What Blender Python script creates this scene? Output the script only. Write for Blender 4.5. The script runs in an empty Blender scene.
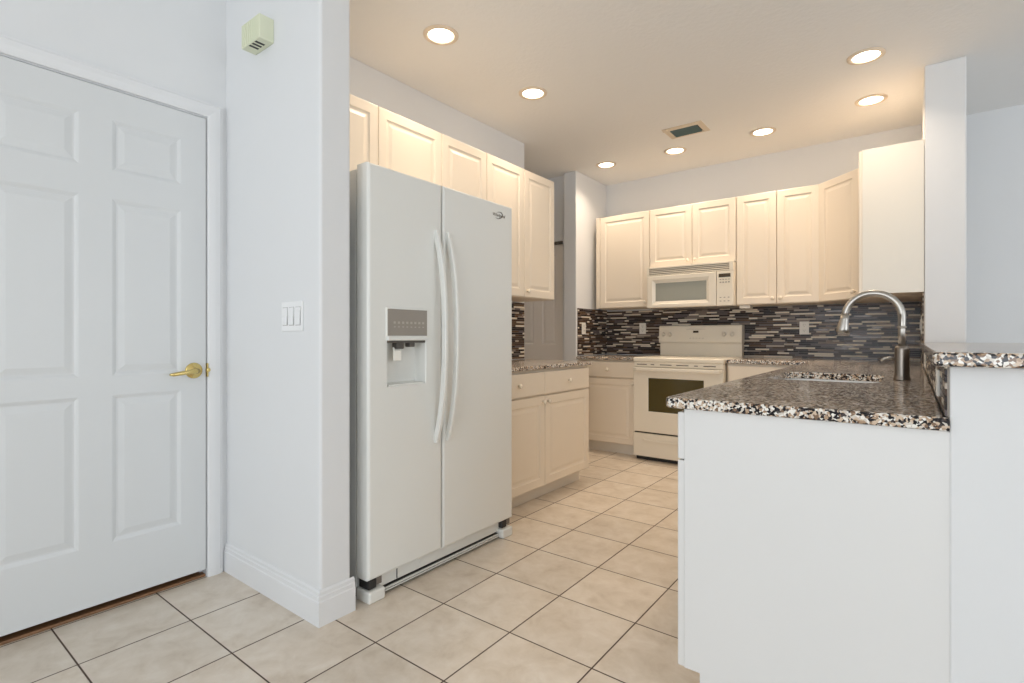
import bpy, bmesh, math, random
from mathutils import Vector, Matrix
S = bpy.context.scene
COL = S.collection
PI = math.pi
R = math.radians

# ------------------------------------------------------------------ camera, world, exposure
cam_d = bpy.data.cameras.new('camera')
cam = bpy.data.objects.new('camera', cam_d); COL.objects.link(cam)
cam.location = (0, 0, 1.056)
cam.rotation_euler = (R(90), 0, R(37.52))
cam_d.sensor_width = 36; cam_d.lens = 520.175 / 1024 * 36
cam_d.shift_y = -4.8 / 1024
cam_d.clip_start = 0.05
S.camera = cam
vs = S.view_settings
vs.view_transform = 'Standard'; vs.look = 'None'; vs.gamma = 1; vs.use_curve_mapping = False
vs.exposure = 0.20
S.cycles.max_bounces = 10; S.cycles.diffuse_bounces = 6
S.cycles.sample_clamp_indirect = 4

w = bpy.data.worlds.new('sky'); S.world = w; w.use_nodes = True
bg = w.node_tree.nodes['Background']
bg.inputs[0].default_value = (0.88, 0.94, 1.0, 1); bg.inputs[1].default_value = 1.0

def area(name, loc, rot, sx, sy, power, color, spread=180):
    l = bpy.data.lights.new(name, 'AREA'); l.shape = 'RECTANGLE'; l.size = sx; l.size_y = sy
    l.energy = power; l.color = color; l.spread = R(spread)
    o = bpy.data.objects.new(name, l); COL.objects.link(o); o.location = loc; o.rotation_euler = rot
    return o
DAY = (0.89, 0.95, 1.0)
area('daylight_rear_window', (0.2, -4.40, 1.35), (R(-90 - 40), 0, PI), 4.4, 2.1, 106, DAY)
area('daylight_side_window', (4.90, 0.5, 1.35), (R(90 + 38), 0, R(90)), 4.6, 2.1, 70, DAY)
CAN_W = 3.3
CAN_COL = (1.0, 0.80, 0.60)

# ------------------------------------------------------------------ materials
def mat(name, col, rough=0.5, metal=0.0, noise=0.0, nscale=6, bump=0.0, bscale=60, emit=None, spec=None, coat=0, trans=0):
    m = bpy.data.materials.new(name); m.use_nodes = True
    nt = m.node_tree; b = nt.nodes['Principled BSDF']
    b.inputs['Base Color'].default_value = (*col, 1)
    b.inputs['Roughness'].default_value = rough
    b.inputs['Metallic'].default_value = metal
    if spec is not None: b.inputs['Specular IOR Level'].default_value = spec
    if coat: b.inputs['Coat Weight'].default_value = coat; b.inputs['Coat Roughness'].default_value = 0.08
    if trans: b.inputs['Transmission Weight'].default_value = trans
    tc = nt.nodes.new('ShaderNodeTexCoord')
    n = nt.nodes.new('ShaderNodeTexNoise'); n.inputs['Scale'].default_value = nscale; n.inputs['Detail'].default_value = 4
    nt.links.new(tc.outputs['Object'], n.inputs['Vector'])
    mx = nt.nodes.new('ShaderNodeMix'); mx.data_type = 'RGBA'
    k = max(noise, 0.008)
    mx.inputs['A'].default_value = (*[c * (1 - k) for c in col], 1)
    mx.inputs['B'].default_value = (*[min(1, c * (1 + k)) for c in col], 1)
    nt.links.new(n.outputs['Fac'], mx.inputs['Factor']); nt.links.new(mx.outputs['Result'], b.inputs['Base Color'])
    if bump:
        n2 = nt.nodes.new('ShaderNodeTexNoise'); n2.inputs['Scale'].default_value = bscale; n2.inputs['Detail'].default_value = 3
        nt.links.new(tc.outputs['Object'], n2.inputs['Vector'])
        bp = nt.nodes.new('ShaderNodeBump'); bp.inputs['Strength'].default_value = bump; bp.inputs['Distance'].default_value = 0.004
        nt.links.new(n2.outputs['Fac'], bp.inputs['Height']); nt.links.new(bp.outputs['Normal'], b.inputs['Normal'])
    if emit:
        b.inputs['Emission Color'].default_value = (*emit[0], 1); b.inputs['Emission Strength'].default_value = emit[1]
    return m
M = {}
M['wall'] = mat('wall_paint', (0.73, 0.742, 0.755), 0.65, bump=0.04, bscale=90)
M['ceiling'] = mat('ceiling_texture', (0.84, 0.84, 0.835), 0.8, bump=0.5, bscale=38)
M['trim'] = mat('trim_gloss_white', (0.75, 0.76, 0.775), 0.35)
M['door'] = mat('door_paint', (0.665, 0.683, 0.693), 0.4)
M['hall_door'] = mat('hall_door_paint', (0.84, 0.80, 0.76), 0.45)
M['cab'] = mat('cream_thermofoil', (0.81, 0.72, 0.60), 0.38)
M['cab_daylit'] = mat('cabinet_finish_daylit', (0.79, 0.75, 0.67), 0.4)  # same finish as the cabinet fronts, with cooler daylight put into the colour
M['mw_grille'] = mat('grille_beige', (0.20, 0.155, 0.10), 0.5)
M['seam'] = mat('seam_grey', (0.48, 0.48, 0.48), 0.6)
M['cab_white'] = mat('white_panel', (0.74, 0.74, 0.735), 0.4)
M['toe'] = mat('toe_kick', (0.80, 0.755, 0.68), 0.5)
M['knob'] = mat('cream_knob', (0.84, 0.76, 0.64), 0.25)
M['fridge'] = mat('fridge_enamel', (0.76, 0.765, 0.735), 0.28, bump=0.03, bscale=300)
M['fridge_side'] = mat('fridge_side_grey', (0.74, 0.75, 0.73), 0.45)
M['black'] = mat('black_plastic', (0.02, 0.02, 0.02), 0.5)
M['hinge'] = mat('hinge_grey', (0.22, 0.20, 0.18), 0.35, 0.6)
M['panel_grey'] = mat('dispenser_grey', (0.30, 0.27, 0.235), 0.35)
M['icon'] = mat('icon_light', (0.44, 0.40, 0.345), 0.4)
M['appl'] = mat('appliance_white', (0.80, 0.74, 0.63), 0.22)
M['glass_dark'] = mat('oven_glass', (0.06, 0.048, 0.012), 0.06, spec=0.6)  # olive cast of the window's reflections put into the glass colour
M['glass_mw'] = mat('microwave_glass', (0.34, 0.35, 0.31), 0.15)
M['display'] = mat('display_dark', (0.06, 0.045, 0.03), 0.2)
M['knob_grey'] = mat('knob_offwhite', (0.71, 0.645, 0.55), 0.3)
M['slot'] = mat('slot_shadow_plastic', (0.10, 0.09, 0.08), 0.6)
M['steel'] = mat('brushed_nickel', (0.44, 0.415, 0.38), 0.33, 1.0, noise=0.05, nscale=30)
M['steel_dark'] = mat('faucet_body_nickel', (0.27, 0.235, 0.205), 0.30, 1.0, noise=0.05, nscale=30)
M['brass'] = mat('brass', (0.70, 0.55, 0.22), 0.25, 1.0)
M['plate'] = mat('plate_white', (0.82, 0.83, 0.84), 0.35)
M['plate_cream'] = mat('plate_ivory', (0.86, 0.84, 0.78), 0.35)
M['sink'] = mat('white_sink', (0.84, 0.86, 0.88), 0.2)
M['chime'] = mat('chime_ivory_green', (0.70, 0.73, 0.56), 0.5)
M['wood'] = mat('threshold_wood', (0.22, 0.11, 0.05), 0.5, noise=0.3, nscale=20)
M['grout'] = mat('mosaic_grout', (0.30, 0.27, 0.24), 0.8)
M['can_trim'] = mat('light_trim', (0.76, 0.65, 0.52), 0.4)
M['lens'] = mat('lamp_lens', (1, 0.95, 0.85), 0.5, emit=((1.0, 0.88, 0.70), 7.0))
M['vent'] = mat('vent_metal', (0.66, 0.58, 0.47), 0.45, 0.2)
M['vent_slat'] = mat('vent_slat_teal', (0.10, 0.16, 0.16), 0.5)
MOS = [mat('glass_black', (0.026, 0.019, 0.019), 0.2, spec=0.22), mat('glass_espresso', (0.075, 0.046, 0.032), 0.2, spec=0.22),
       mat('glass_slate', (0.14, 0.115, 0.115), 0.2, spec=0.25), mat('stone_taupe', (0.24, 0.185, 0.15), 0.4),
       mat('stone_cream', (0.78, 0.70, 0.58), 0.4), mat('glass_bronze', (0.13, 0.075, 0.04), 0.15, spec=0.45),
       mat('stone_greige', (0.46, 0.39, 0.32), 0.4)]

def nd(nt, t, **kw):
    n = nt.nodes.new(t)
    for k, v in kw.items(): setattr(n, k, v)
    return n
def ramp(nt, stops, interp='LINEAR'):
    r = nt.nodes.new('ShaderNodeValToRGB'); cr = r.color_ramp; cr.interpolation = interp
    while len(cr.elements) < len(stops): cr.elements.new(0.5)
    for e, (p, c) in zip(cr.elements, stops): e.position = p; e.color = (*c, 1)
    return r
def granite(name):
    m = bpy.data.materials.new(name); m.use_nodes = True; nt = m.node_tree; L = nt.links
    b = nt.nodes['Principled BSDF']; b.inputs['Roughness'].default_value = 0.12; b.inputs['Specular IOR Level'].default_value = 0.4
    tc = nd(nt, 'ShaderNodeTexCoord')
    dn = nd(nt, 'ShaderNodeTexNoise'); dn.inputs['Scale'].default_value = 70; dn.inputs['Detail'].default_value = 3
    L.new(tc.outputs['Object'], dn.inputs['Vector'])
    vm = nd(nt, 'ShaderNodeVectorMath', operation='MULTIPLY_ADD')
    L.new(dn.outputs['Color'], vm.inputs[0]); vm.inputs[1].default_value = (0.012,) * 3; L.new(tc.outputs['Object'], vm.inputs[2])
    v = nd(nt, 'ShaderNodeTexVoronoi'); v.inputs['Scale'].default_value = 165
    L.new(vm.outputs[0], v.inputs['Vector'])
    sp = nd(nt, 'ShaderNodeSeparateColor'); L.new(v.outputs['Color'], sp.inputs[0])
    big = nd(nt, 'ShaderNodeTexNoise'); big.inputs['Scale'].default_value = 11; big.inputs['Detail'].default_value = 5
    L.new(tc.outputs['Object'], big.inputs['Vector'])
    ad = nd(nt, 'ShaderNodeMath', operation='MULTIPLY_ADD'); L.new(big.outputs['Fac'], ad.inputs[0]); ad.inputs[1].default_value = 0.55
    sb = nd(nt, 'ShaderNodeMath', operation='SUBTRACT'); L.new(sp.outputs[0], sb.inputs[0]); sb.inputs[1].default_value = 0.275
    L.new(sb.outputs[0], ad.inputs[2])
    r = ramp(nt, [(0, (0.012, 0.010, 0.012)), (0.29, (0.06, 0.05, 0.05)), (0.36, (0.22, 0.14, 0.09)), (0.43, (0.43, 0.30, 0.20)),
                  (0.54, (0.62, 0.49, 0.37)), (0.66, (0.64, 0.59, 0.53)), (0.80, (0.84, 0.81, 0.76))], 'CONSTANT')
    L.new(ad.outputs[0], r.inputs[0]); L.new(r.outputs[0], b.inputs['Base Color'])
    return m
M['granite'] = granite('brown_granite')
def tile_floor():
    m = bpy.data.materials.new('beige_floor_tile'); m.use_nodes = True; nt = m.node_tree; L = nt.links
    b = nt.nodes['Principled BSDF']
    T = 0.3302; OX, OY = 4.44549, -4.44528
    tc = nd(nt, 'ShaderNodeTexCoord'); sx = nd(nt, 'ShaderNodeSeparateXYZ'); L.new(tc.outputs['Object'], sx.inputs[0])
    def ma(op, a, bb=None, c=None):
        n = nd(nt, 'ShaderNodeMath', operation=op)
        for i, q in enumerate((a, bb, c)):
            if q is None: continue
            if isinstance(q, (int, float)): n.inputs[i].default_value = q
            else: L.new(q, n.inputs[i])
        return n.outputs[0]
    U = ma('MULTIPLY_ADD', sx.outputs[0], 1 / T, OX + 40); V = ma('MULTIPLY_ADD', sx.outputs[1], 1 / T, OY + 40)
    du = ma('ABSOLUTE', ma('SUBTRACT', ma('FRACT', ma('ADD', U, 0.5)), 0.5)); dv = ma('ABSOLUTE', ma('SUBTRACT', ma('FRACT', ma('ADD', V, 0.5)), 0.5))
    d = ma('MINIMUM', du, dv)
    g = nd(nt, 'ShaderNodeMapRange'); L.new(d, g.inputs[0]); g.inputs[1].default_value = 0.0055; g.inputs[2].default_value = 0.0095
    cv = nd(nt, 'ShaderNodeCombineXYZ'); L.new(ma('FLOOR', U), cv.inputs[0]); L.new(ma('FLOOR', V), cv.inputs[1])
    wn = nd(nt, 'ShaderNodeTexWhiteNoise'); L.new(cv.outputs[0], wn.inputs['Vector'])
    off = nd(nt, 'ShaderNodeVectorMath', operation='MULTIPLY_ADD'); L.new(wn.outputs['Color'], off.inputs[0]); off.inputs[1].default_value = (9, 9, 9)
    L.new(tc.outputs['Object'], off.inputs[2])
    n1 = nd(nt, 'ShaderNodeTexNoise'); n1.inputs['Scale'].default_value = 10; n1.inputs['Detail'].default_value = 8; n1.inputs['Roughness'].default_value = 0.62; n1.inputs['Distortion'].default_value = 0.35
    L.new(off.outputs[0], n1.inputs['Vector'])
    r = ramp(nt, [(0.25, (0.53, 0.445, 0.355)), (0.43, (0.63, 0.55, 0.455)), (0.58, (0.69, 0.615, 0.525)), (0.76, (0.76, 0.70, 0.62))])
    L.new(n1.outputs['Fac'], r.inputs[0])
    hv = nd(nt, 'ShaderNodeHueSaturation'); L.new(r.outputs[0], hv.inputs['Color'])
    L.new(ma('MULTIPLY_ADD', wn.outputs['Value'], 0.09, 0.955), hv.inputs['Value'])
    mx = nd(nt, 'ShaderNodeMix', data_type='RGBA'); mx.inputs['A'].default_value = (0.075, 0.045, 0.03, 1)
    L.new(hv.outputs[0], mx.inputs['B']); L.new(g.outputs[0], mx.inputs['Factor']); L.new(mx.outputs['Result'], b.inputs['Base Color'])
    rr = ma('MULTIPLY_ADD', g.outputs[0], -0.50, 0.82); L.new(rr, b.inputs['Roughness'])
    bp = nd(nt, 'ShaderNodeBump'); bp.inputs['Strength'].default_value = 0.6; bp.inputs['Distance'].default_value = 0.003
    L.new(ma('MULTIPLY_ADD', n1.outputs['Fac'], 0.12, g.outputs[0]), bp.inputs['Height']); L.new(bp.outputs['Normal'], b.inputs['Normal'])
    return m
M['floor'] = tile_floor()

# ------------------------------------------------------------------ geometry helpers
def BM(): return bmesh.new()
def finish(name, bm, m, parent=None, smooth=False):
    me = bpy.data.meshes.new(name); bmesh.ops.recalc_face_normals(bm, faces=bm.faces); bm.to_mesh(me); bm.free()
    for mm in (m if isinstance(m, list) else [m]): me.materials.append(M[mm] if isinstance(mm, str) else mm)
    if smooth:
        for p in me.polygons: p.use_smooth = True
    o = bpy.data.objects.new(name, me); COL.objects.link(o)
    if parent: o.parent = parent
    return o
def tag(o, label=None, cat=None, group=None, kind=None):
    if label: o['label'] = label
    if cat: o['category'] = cat
    if group: o['group'] = group
    if kind: o['kind'] = kind
    return o
def struct(name, bm, m):
    return tag(finish(name, bm, m), kind='structure')
def empty(name, loc, rz=0):
    o = bpy.data.objects.new(name, None); COL.objects.link(o); o.location = loc; o.rotation_euler = (0, 0, rz)
    o.empty_display_size = 0.05
    return o
def box(bm, x0, x1, y0, y1, z0, z1, bev=0.0, seg=2, mi=0):
    t = bmesh.new(); bmesh.ops.create_cube(t, size=1)
    for v in t.verts:
        v.co = Vector(((x0 + x1) / 2 + v.co.x * (x1 - x0), (y0 + y1) / 2 + v.co.y * (y1 - y0), (z0 + z1) / 2 + v.co.z * (z1 - z0)))
    if bev: bmesh.ops.bevel(t, geom=t.edges[:], offset=bev, segments=seg, affect='EDGES', profile=0.5)
    merge(bm, t, mi)
    return bm
def merge(bm, t, mi=0, mtx=None):
    if mtx: bmesh.ops.transform(t, matrix=mtx, verts=t.verts)
    for f in t.faces: f.material_index = mi
    me = bpy.data.meshes.new('tmp'); t.to_mesh(me); t.free(); bm.from_mesh(me); bpy.data.meshes.remove(me)
def lathe(bm, prof, seg=24, mtx=None, mi=0, closed=False):
    """prof: (radius, z) pairs, spun around z"""
    t = bmesh.new(); rings = []
    for r, z in prof:
        if r < 1e-6: rings.append([t.verts.new((0, 0, z))])
        else: rings.append([t.verts.new((r * math.cos(2 * PI * i / seg), r * math.sin(2 * PI * i / seg), z)) for i in range(seg)])
    pairs = list(zip(rings, rings[1:]))
    if closed: pairs.append((rings[-1], rings[0]))
    for a, b in pairs:
        for i in range(seg):
            j = (i + 1) % seg
            if len(a) == 1 and len(b) == 1: continue
            if len(a) == 1: t.faces.new((a[0], b[i], b[j]))
            elif len(b) == 1: t.faces.new((a[i], a[j], b[0]))
            else: t.faces.new((a[i], a[j], b[j], b[i]))
    merge(bm, t, mi, mtx)
def tube(bm, pts, rad, seg=14, mi=0, sx=1.0, flat=None):
    """sweep a circle (or flat rectangle (w,t)) along pts"""
    t = bmesh.new(); P = [Vector(p) for p in pts]; n = len(P); rings = []
    prevn = None
    for i in range(n):
        d = (P[min(i + 1, n - 1)] - P[max(i - 1, 0)]).normalized()
        if prevn is None:
            a = Vector((0, 1, 0)) if abs(d.y) < 0.9 else Vector((1, 0, 0))
            nn = (a - d * a.dot(d)).normalized()
        else: nn = (prevn - d * prevn.dot(d)).normalized()
        prevn = nn; bb = d.cross(nn)
        r = rad[i] if isinstance(rad, (list, tuple)) else rad
        if flat:
            ring = [t.verts.new(P[i] + nn * a * flat[0] / 2 + bb * b * flat[1] / 2) for a, b in ((-1, -.5), (-.75, -1), (.75, -1), (1, -.5), (1, .5), (.75, 1), (-.75, 1), (-1, .5))]
        else: ring = [t.verts.new(P[i] + (nn * math.cos(2 * PI * k / seg) + bb * math.sin(2 * PI * k / seg)) * r) for k in range(seg)]
        rings.append(ring)
    for a, b in zip(rings, rings[1:]):
        for k in range(len(a)): t.faces.new((a[k], a[(k + 1) % len(a)], b[(k + 1) % len(a)], b[k]))
    t.faces.new(rings[0]); t.faces.new(rings[-1][::-1])
    merge(bm, t, mi)
def sweep(bm, path, prof, fn, closed_prof=True, mi=0):
    """path: 2D points; prof: (offset to the left of travel, height); mitred corners; fn(a,b,h) -> xyz"""
    P = [Vector(p) for p in path]; n = len(P); t = bmesh.new(); rings = []
    for i in range(n):
        d0 = (P[i] - P[i - 1]).normalized() if i > 0 else None
        d1 = (P[i + 1] - P[i]).normalized() if i < n - 1 else None
        if d0 is None: m = Vector((-d1.y, d1.x))
        elif d1 is None: m = Vector((-d0.y, d0.x))
        else:
            n0 = Vector((-d0.y, d0.x)); n1 = Vector((-d1.y, d1.x)); m = (n0 + n1).normalized(); m /= m.dot(n0)
        rings.append([t.verts.new(fn(P[i].x + m.x * o, P[i].y + m.y * o, h)) for o, h in prof])
    for a, b in zip(rings, rings[1:]):
        for k in range(len(a)): t.faces.new((a[k], a[(k + 1) % len(a)], b[(k + 1) % len(a)], b[k]))
    t.faces.new(rings[0]); t.faces.new(rings[-1][::-1])
    merge(bm, t, mi)
def panel_slab(bm, W, H, t, panels=(), prof=(), e=0.003, es=2, x0=0, z0=0, y0=0, mi=0, center=True, profs=None):
    """slab in the XZ plane, front at y=y0 facing -y, with moulded panels [(xa,xb,za,zb)] sunk into its front"""
    b = bmesh.new()
    xs = sorted({0, W} | {p[0] for p in panels} | {p[1] for p in panels}); zs = sorted({0, H} | {p[2] for p in panels} | {p[3] for p in panels})
    def cl(v, lo, hi): return min(max(v, lo), hi)
    vt = {}
    for i, x in enumerate(xs):
        for j, z in enumerate(zs): vt[i, j] = b.verts.new((cl(x, e, W - e), 0, cl(z, e, H - e)))
    for i in range(len(xs) - 1):
        for j in range(len(zs) - 1):
            inside = None
            for k, p in enumerate(panels):
                if xs[i] >= p[0] - 1e-6 and xs[i + 1] <= p[1] + 1e-6 and zs[j] >= p[2] - 1e-6 and zs[j + 1] <= p[3] + 1e-6: inside = k
            if inside is None: b.faces.new((vt[i, j], vt[i + 1, j], vt[i + 1, j + 1], vt[i, j + 1]))
    for k, p in enumerate(panels):
        pf = profs[k] if profs else prof
        # boundary loop through grid verts
        ia, ib = xs.index(p[0]), xs.index(p[1]); ja, jb = zs.index(p[2]), zs.index(p[3])
        bl = [vt[i, ja] for i in range(ia, ib)] + [vt[ib, j] for j in range(ja, jb)] + [vt[i, jb] for i in range(ib, ia, -1)] + [vt[ia, j] for j in range(jb, ja, -1)]
        prev = bl
        for ins, dep in pf:
            cur = []
            for v in bl:
                x = cl(v.co.x, p[0] + ins, p[1] - ins); z = cl(v.co.z, p[2] + ins, p[3] - ins)
                cur.append(b.verts.new((x, dep, z)))
            for q in range(len(bl)):
                q2 = (q + 1) % len(bl)
                b.faces.new((prev[q], prev[q2], cur[q2], cur[q]))
            prev = cur
        b.faces.new(prev)
    # edges and sides
    def loopat(ins, y):
        out = []
        bl = [(i, 0) for i in range(0, len(xs) - 1)] + [(len(xs) - 1, j) for j in range(0, len(zs) - 1)] + [(i, len(zs) - 1) for i in range(len(xs) - 1, 0, -1)] + [(0, j) for j in range(len(zs) - 1, 0, -1)]
        for i, j in bl: out.append(b.verts.new((cl(xs[i], ins, W - ins), y, cl(zs[j], ins, H - ins))))
        return out, [vt[q] for q in bl]
    prev = loopat(0, 0)
    for v in prev[0]: b.verts.remove(v)
    prev = prev[1]
    for s in range(1, es + 1):
        a = PI / 2 * s / es
        cur = loopat(e * (1 - math.sin(a)), e * (1 - math.cos(a)))
        cur = cur[0]
        for q in range(len(cur)): b.faces.new((prev[(q + 1) % len(cur)], prev[q], cur[q], cur[(q + 1) % len(cur)]))
        prev = cur
    cur = loopat(0, t)[0]
    for q in range(len(cur)): b.faces.new((prev[(q + 1) % len(cur)], prev[q], cur[q], cur[(q + 1) % len(cur)]))
    b.faces.new(cur)
    merge(bm, b, mi, Matrix.Translation((x0, y0, z0)))
    return bm
CABP = ((0.004, 0.004), (0.010, 0.006), (0.018, 0.006), (0.036, 0.001))
ROTY = Matrix.Rotation(R(90), 4, 'X')       # spins a z-lathe so that +z becomes -y

# ------------------------------------------------------------------ the room
XW, XE, YS, YN, CZ = -4.0, 5.0, -4.5, 4.90, 2.63
struct('floor', box(BM(), XW, XE, YS, YN + .15, -0.1, 0), 'floor')
struct('ceiling', box(BM(), XW, XE, YS, YN + .15, CZ, CZ + 0.1), 'ceiling')
struct('wall_back', box(BM(), -2.66, XE, YN, YN + 0.15, 0, CZ), 'wall')
# entry wall with the door opening
DX = -2.462
b = BM()
box(b, DX - 0.12, DX, YS, 0.205, 0, CZ); box(b, DX - 0.12, DX, 0.205, 1.000, 2.02, CZ); box(b, DX - 0.12, DX, 1.000, 1.20, 0, CZ)
struct('wall_left', b, 'wall')
# short wall between the entry and the refrigerator, with rounded corner beads
b = BM(); r_ = 0.012
pts = [(DX, 1.213), (DX, 1.081)]
for a in range(0, 91, 15): pts.append((-1.715 - r_ + r_ * math.sin(R(a)), 1.081 + r_ - r_ * math.cos(R(a))))
for a in range(0, 91, 15): pts.append((-1.715 - r_ + r_ * math.cos(R(a)), 1.213 - r_ + r_ * math.sin(R(a))))
lo = [b.verts.new((x, y, 0)) for x, y in pts]; hi = [b.verts.new((x, y, CZ)) for x, y in pts]
for i in range(len(pts)): b.faces.new((lo[i], lo[(i + 1) % len(pts)], hi[(i + 1) % len(pts)], hi[i]))
b.faces.new(hi); b.faces.new(lo[::-1])
struct('wall_entry', b, 'wall')
struct('wall_kitchen_left', box(BM(), -2.62, -2.50, 1.213, 3.424, 0, CZ, 0.004), 'wall')
struct('wall_hall_near', box(BM(), XW, -2.62, 3.30, 3.424, 0, CZ), 'wall')
b = BM()
box(b, XW, -3.365, 4.33, 4.45, 0, CZ); box(b, -3.365, -2.70, 4.33, 4.45, 1.995, CZ); box(b, -2.70, -2.655, 4.33, 4.45, 0, CZ)
struct('wall_hall', b, 'wall')
struct('wall_column', box(BM(), -2.655, -2.52, 4.277, YN, 0, CZ, 0.006), 'wall')
struct('wall_outer_left', box(BM(), XW - 0.12, XW, YS, YN + .15, 0, CZ), 'wall')
struct('wall_hall_rear', box(BM(), XW, -2.66, YN, YN + 0.15, 0, CZ), 'wall')
struct('wall_right', box(BM(), 0.060, 0.245, 3.86, YN, 0, CZ, 0.006), 'wall')
struct('wall_half', box(BM(), 0.067, 0.245, 1.497, 3.86, 0, 0.991, 0.003), 'wall')
# living side: walls with wide glazed openings
b = BM(); box(b, XW, -2.1, YS - .12, YS, 0, CZ); box(b, 2.5, XE, YS - .12, YS, 0, CZ); box(b, -2.1, 2.5, YS - .12, YS, 2.42, CZ); box(b, -2.1, 2.5, YS - .12, YS, 0, 0.25)
struct('wall_rear', b, 'wall')
b = BM(); box(b, XE, XE + .12, YS, -1.9, 0, CZ); box(b, XE, XE + .12, 2.9, YN + .15, 0, CZ); box(b, XE, XE + .12, -1.9, 2.9, 2.42, CZ); box(b, XE, XE + .12, -1.9, 2.9, 0, 0.25)
struct('wall_side', b, 'wall')
b = BM()
for x in (-2.1, -0.6, 0.93, 2.44): box(b, x, x + .06, YS - .09, YS - .03, .25, 2.42)
box(b, -2.1, 2.5, YS - .09, YS - .03, .25, .31); box(b, -2.1, 2.5, YS - .09, YS - .03, 2.36, 2.42)
struct('window_1', b, 'trim')
b = BM()
for y in (-1.9, -0.32, 1.26, 2.84): box(b, XE + .03, XE + .09, y, y + .06, .25, 2.42)
box(b, XE + .03, XE + .09, -1.9, 2.9, .25, .31); box(b, XE + .03, XE + .09, -1.9, 2.9, 2.36, 2.42)
struct('window_2', b, 'trim')

# baseboards
BP = [(0, 0), (0.013, 0), (0.013, 0.088), (0.010, 0.092), (0.010, 0.106), (0.0065, 0.110), (0.0065, 0.121), (0.002, 0.128), (0, 0.128)]
b = BM(); sweep(b, [(-1.715, 1.225), (-1.715, 1.081), (-2.462, 1.081)][::-1], [(-o, h) for o, h in BP], lambda a, c, h: (a, c, h))
struct('baseboard_entry', b, 'trim')
b = BM(); sweep(b, [(DX, 0.143), (DX, YS)][::-1], [(-o, h) for o, h in BP], lambda a, c, h: (a, c, h)); struct('baseboard_left', b, 'trim')
# door casing
CP = [(0, 0), (0, 0.010), (0.010, 0.014), (0.030, 0.017), (0.050, 0.017), (0.056, 0.012), (0.062, 0.012), (0.062, 0)]
b = BM(); sweep(b, [(0.205, 0), (0.205, 2.022), (0.998, 2.022), (0.998, 0)], CP, lambda a, c, h: (DX + h, a, c))
struct('trim_1', b, 'trim')
b = BM()      # jamb inside the opening
box(b, DX - .12, DX - .001, 0.205, 0.211, 0, 2.02); box(b, DX - .12, DX - .001, 0.9965, 1.0, 0, 2.02); box(b, DX - .12, DX - .001, 0.205, 1.0, 2.017, 2.02)
box(b, DX - .055, DX - .040, .985, .9965, 0, 2.017); box(b, DX - .055, DX - .040, .211, .223, 0, 2.017); box(b, DX - .055, DX - .040, .211, .9965, 2.008, 2.017)
struct('trim_2', b, 'trim')
struct('trim_3', box(BM(), DX - .13, DX - .004, 0.211, 0.9965, 0, 0.012, 0.003), 'wood')

# six-panel entry door
MOLD = ((0.006, 0.002), (0.014, 0.006), (0.020, 0.006), (0.042, 0.0015))
dr = empty('door_1', (DX + 0.006, 0.2155, 0.035), R(90)); tag(dr, kind='structure')
W_ = 0.7775
pan = []
for a, c in ((0.0985, 0.3385), (0.4395, 0.6795)):
    for z0, z1 in ((0.225, 0.795), (0.868, 1.556), (1.665, 1.862)): pan.append((a, c, z0, z1))
b = BM(); panel_slab(b, W_, 1.978, 0.036, pan, MOLD, e=0.002)
finish('door_panel', b, 'door', dr)
b = BM()
hm = Matrix.Translation((0.728, 0, 0.875)) @ ROTY
lathe(b, [(0, 0), (0.034, 0), (0.034, 0.004), (0.030, 0.008), (0.016, 0.011), (0.011, 0.016), (0.010, 0.044), (0, 0.046)], 28, hm)
tube(b, [(0.728, -0.042, 0.875), (0.715, -0.047, 0.875), (0.690, -0.049, 0.872), (0.660, -0.048, 0.868), (0.635, -0.045, 0.864), (0.622, -0.040, 0.864)], [0.011, 0.011, 0.0095, 0.0085, 0.0075, 0.004], 12)
finish('door_handle', b, 'brass', dr, True)
b = BM(); box(b, 0.779, 0.7835, -0.012, 0.010, 0.845, 0.905, 0.0018)
lathe(b, [(0, 0), (0.010, 0), (0.008, 0.005), (0, 0.006)], 12, Matrix.Translation((0.784, -0.006, 0.875)) @ ROTY)
finish('strike_plate', b, 'brass', dr)
for z in (0.2, 0.95, 1.75):
    b = BM(); lathe(b, [(0, 0), (0.006, 0), (0.006, 0.09), (0, 0.09)], 12, Matrix.Translation((-0.002, -0.005, z))); finish('hinge', b, 'brass', dr, True)

# hall closet door
dr = empty('door_2', (-3.36, 4.372, 0.012)); tag(dr, kind='structure')
b = BM(); panel_slab(b, 0.655, 1.958, 0.034, [(x0, x1, z0, z1) for x0, x1 in ((0.095, 0.285), (0.385, 0.56)) for z0, z1 in ((0.12, 0.82), (0.965, 1.86))], MOLD, e=0.002)
finish('door_panel', b, 'hall_door', dr)
b = BM(); lathe(b, [(0, 0), (0.012, 0), (0.010, 0.02), (0.024, 0.035), (0.026, 0.05), (0.012, 0.06), (0, 0.06)], 20, Matrix.Translation((0.05, 0, 0.90)) @ ROTY)
finish('door_knob', b, 'brass', dr, True)
b = BM(); box(b, -3.365, -2.70, 4.345, 4.40, 1.975, 1.994); struct('trim_4', b, 'hinge')

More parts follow.
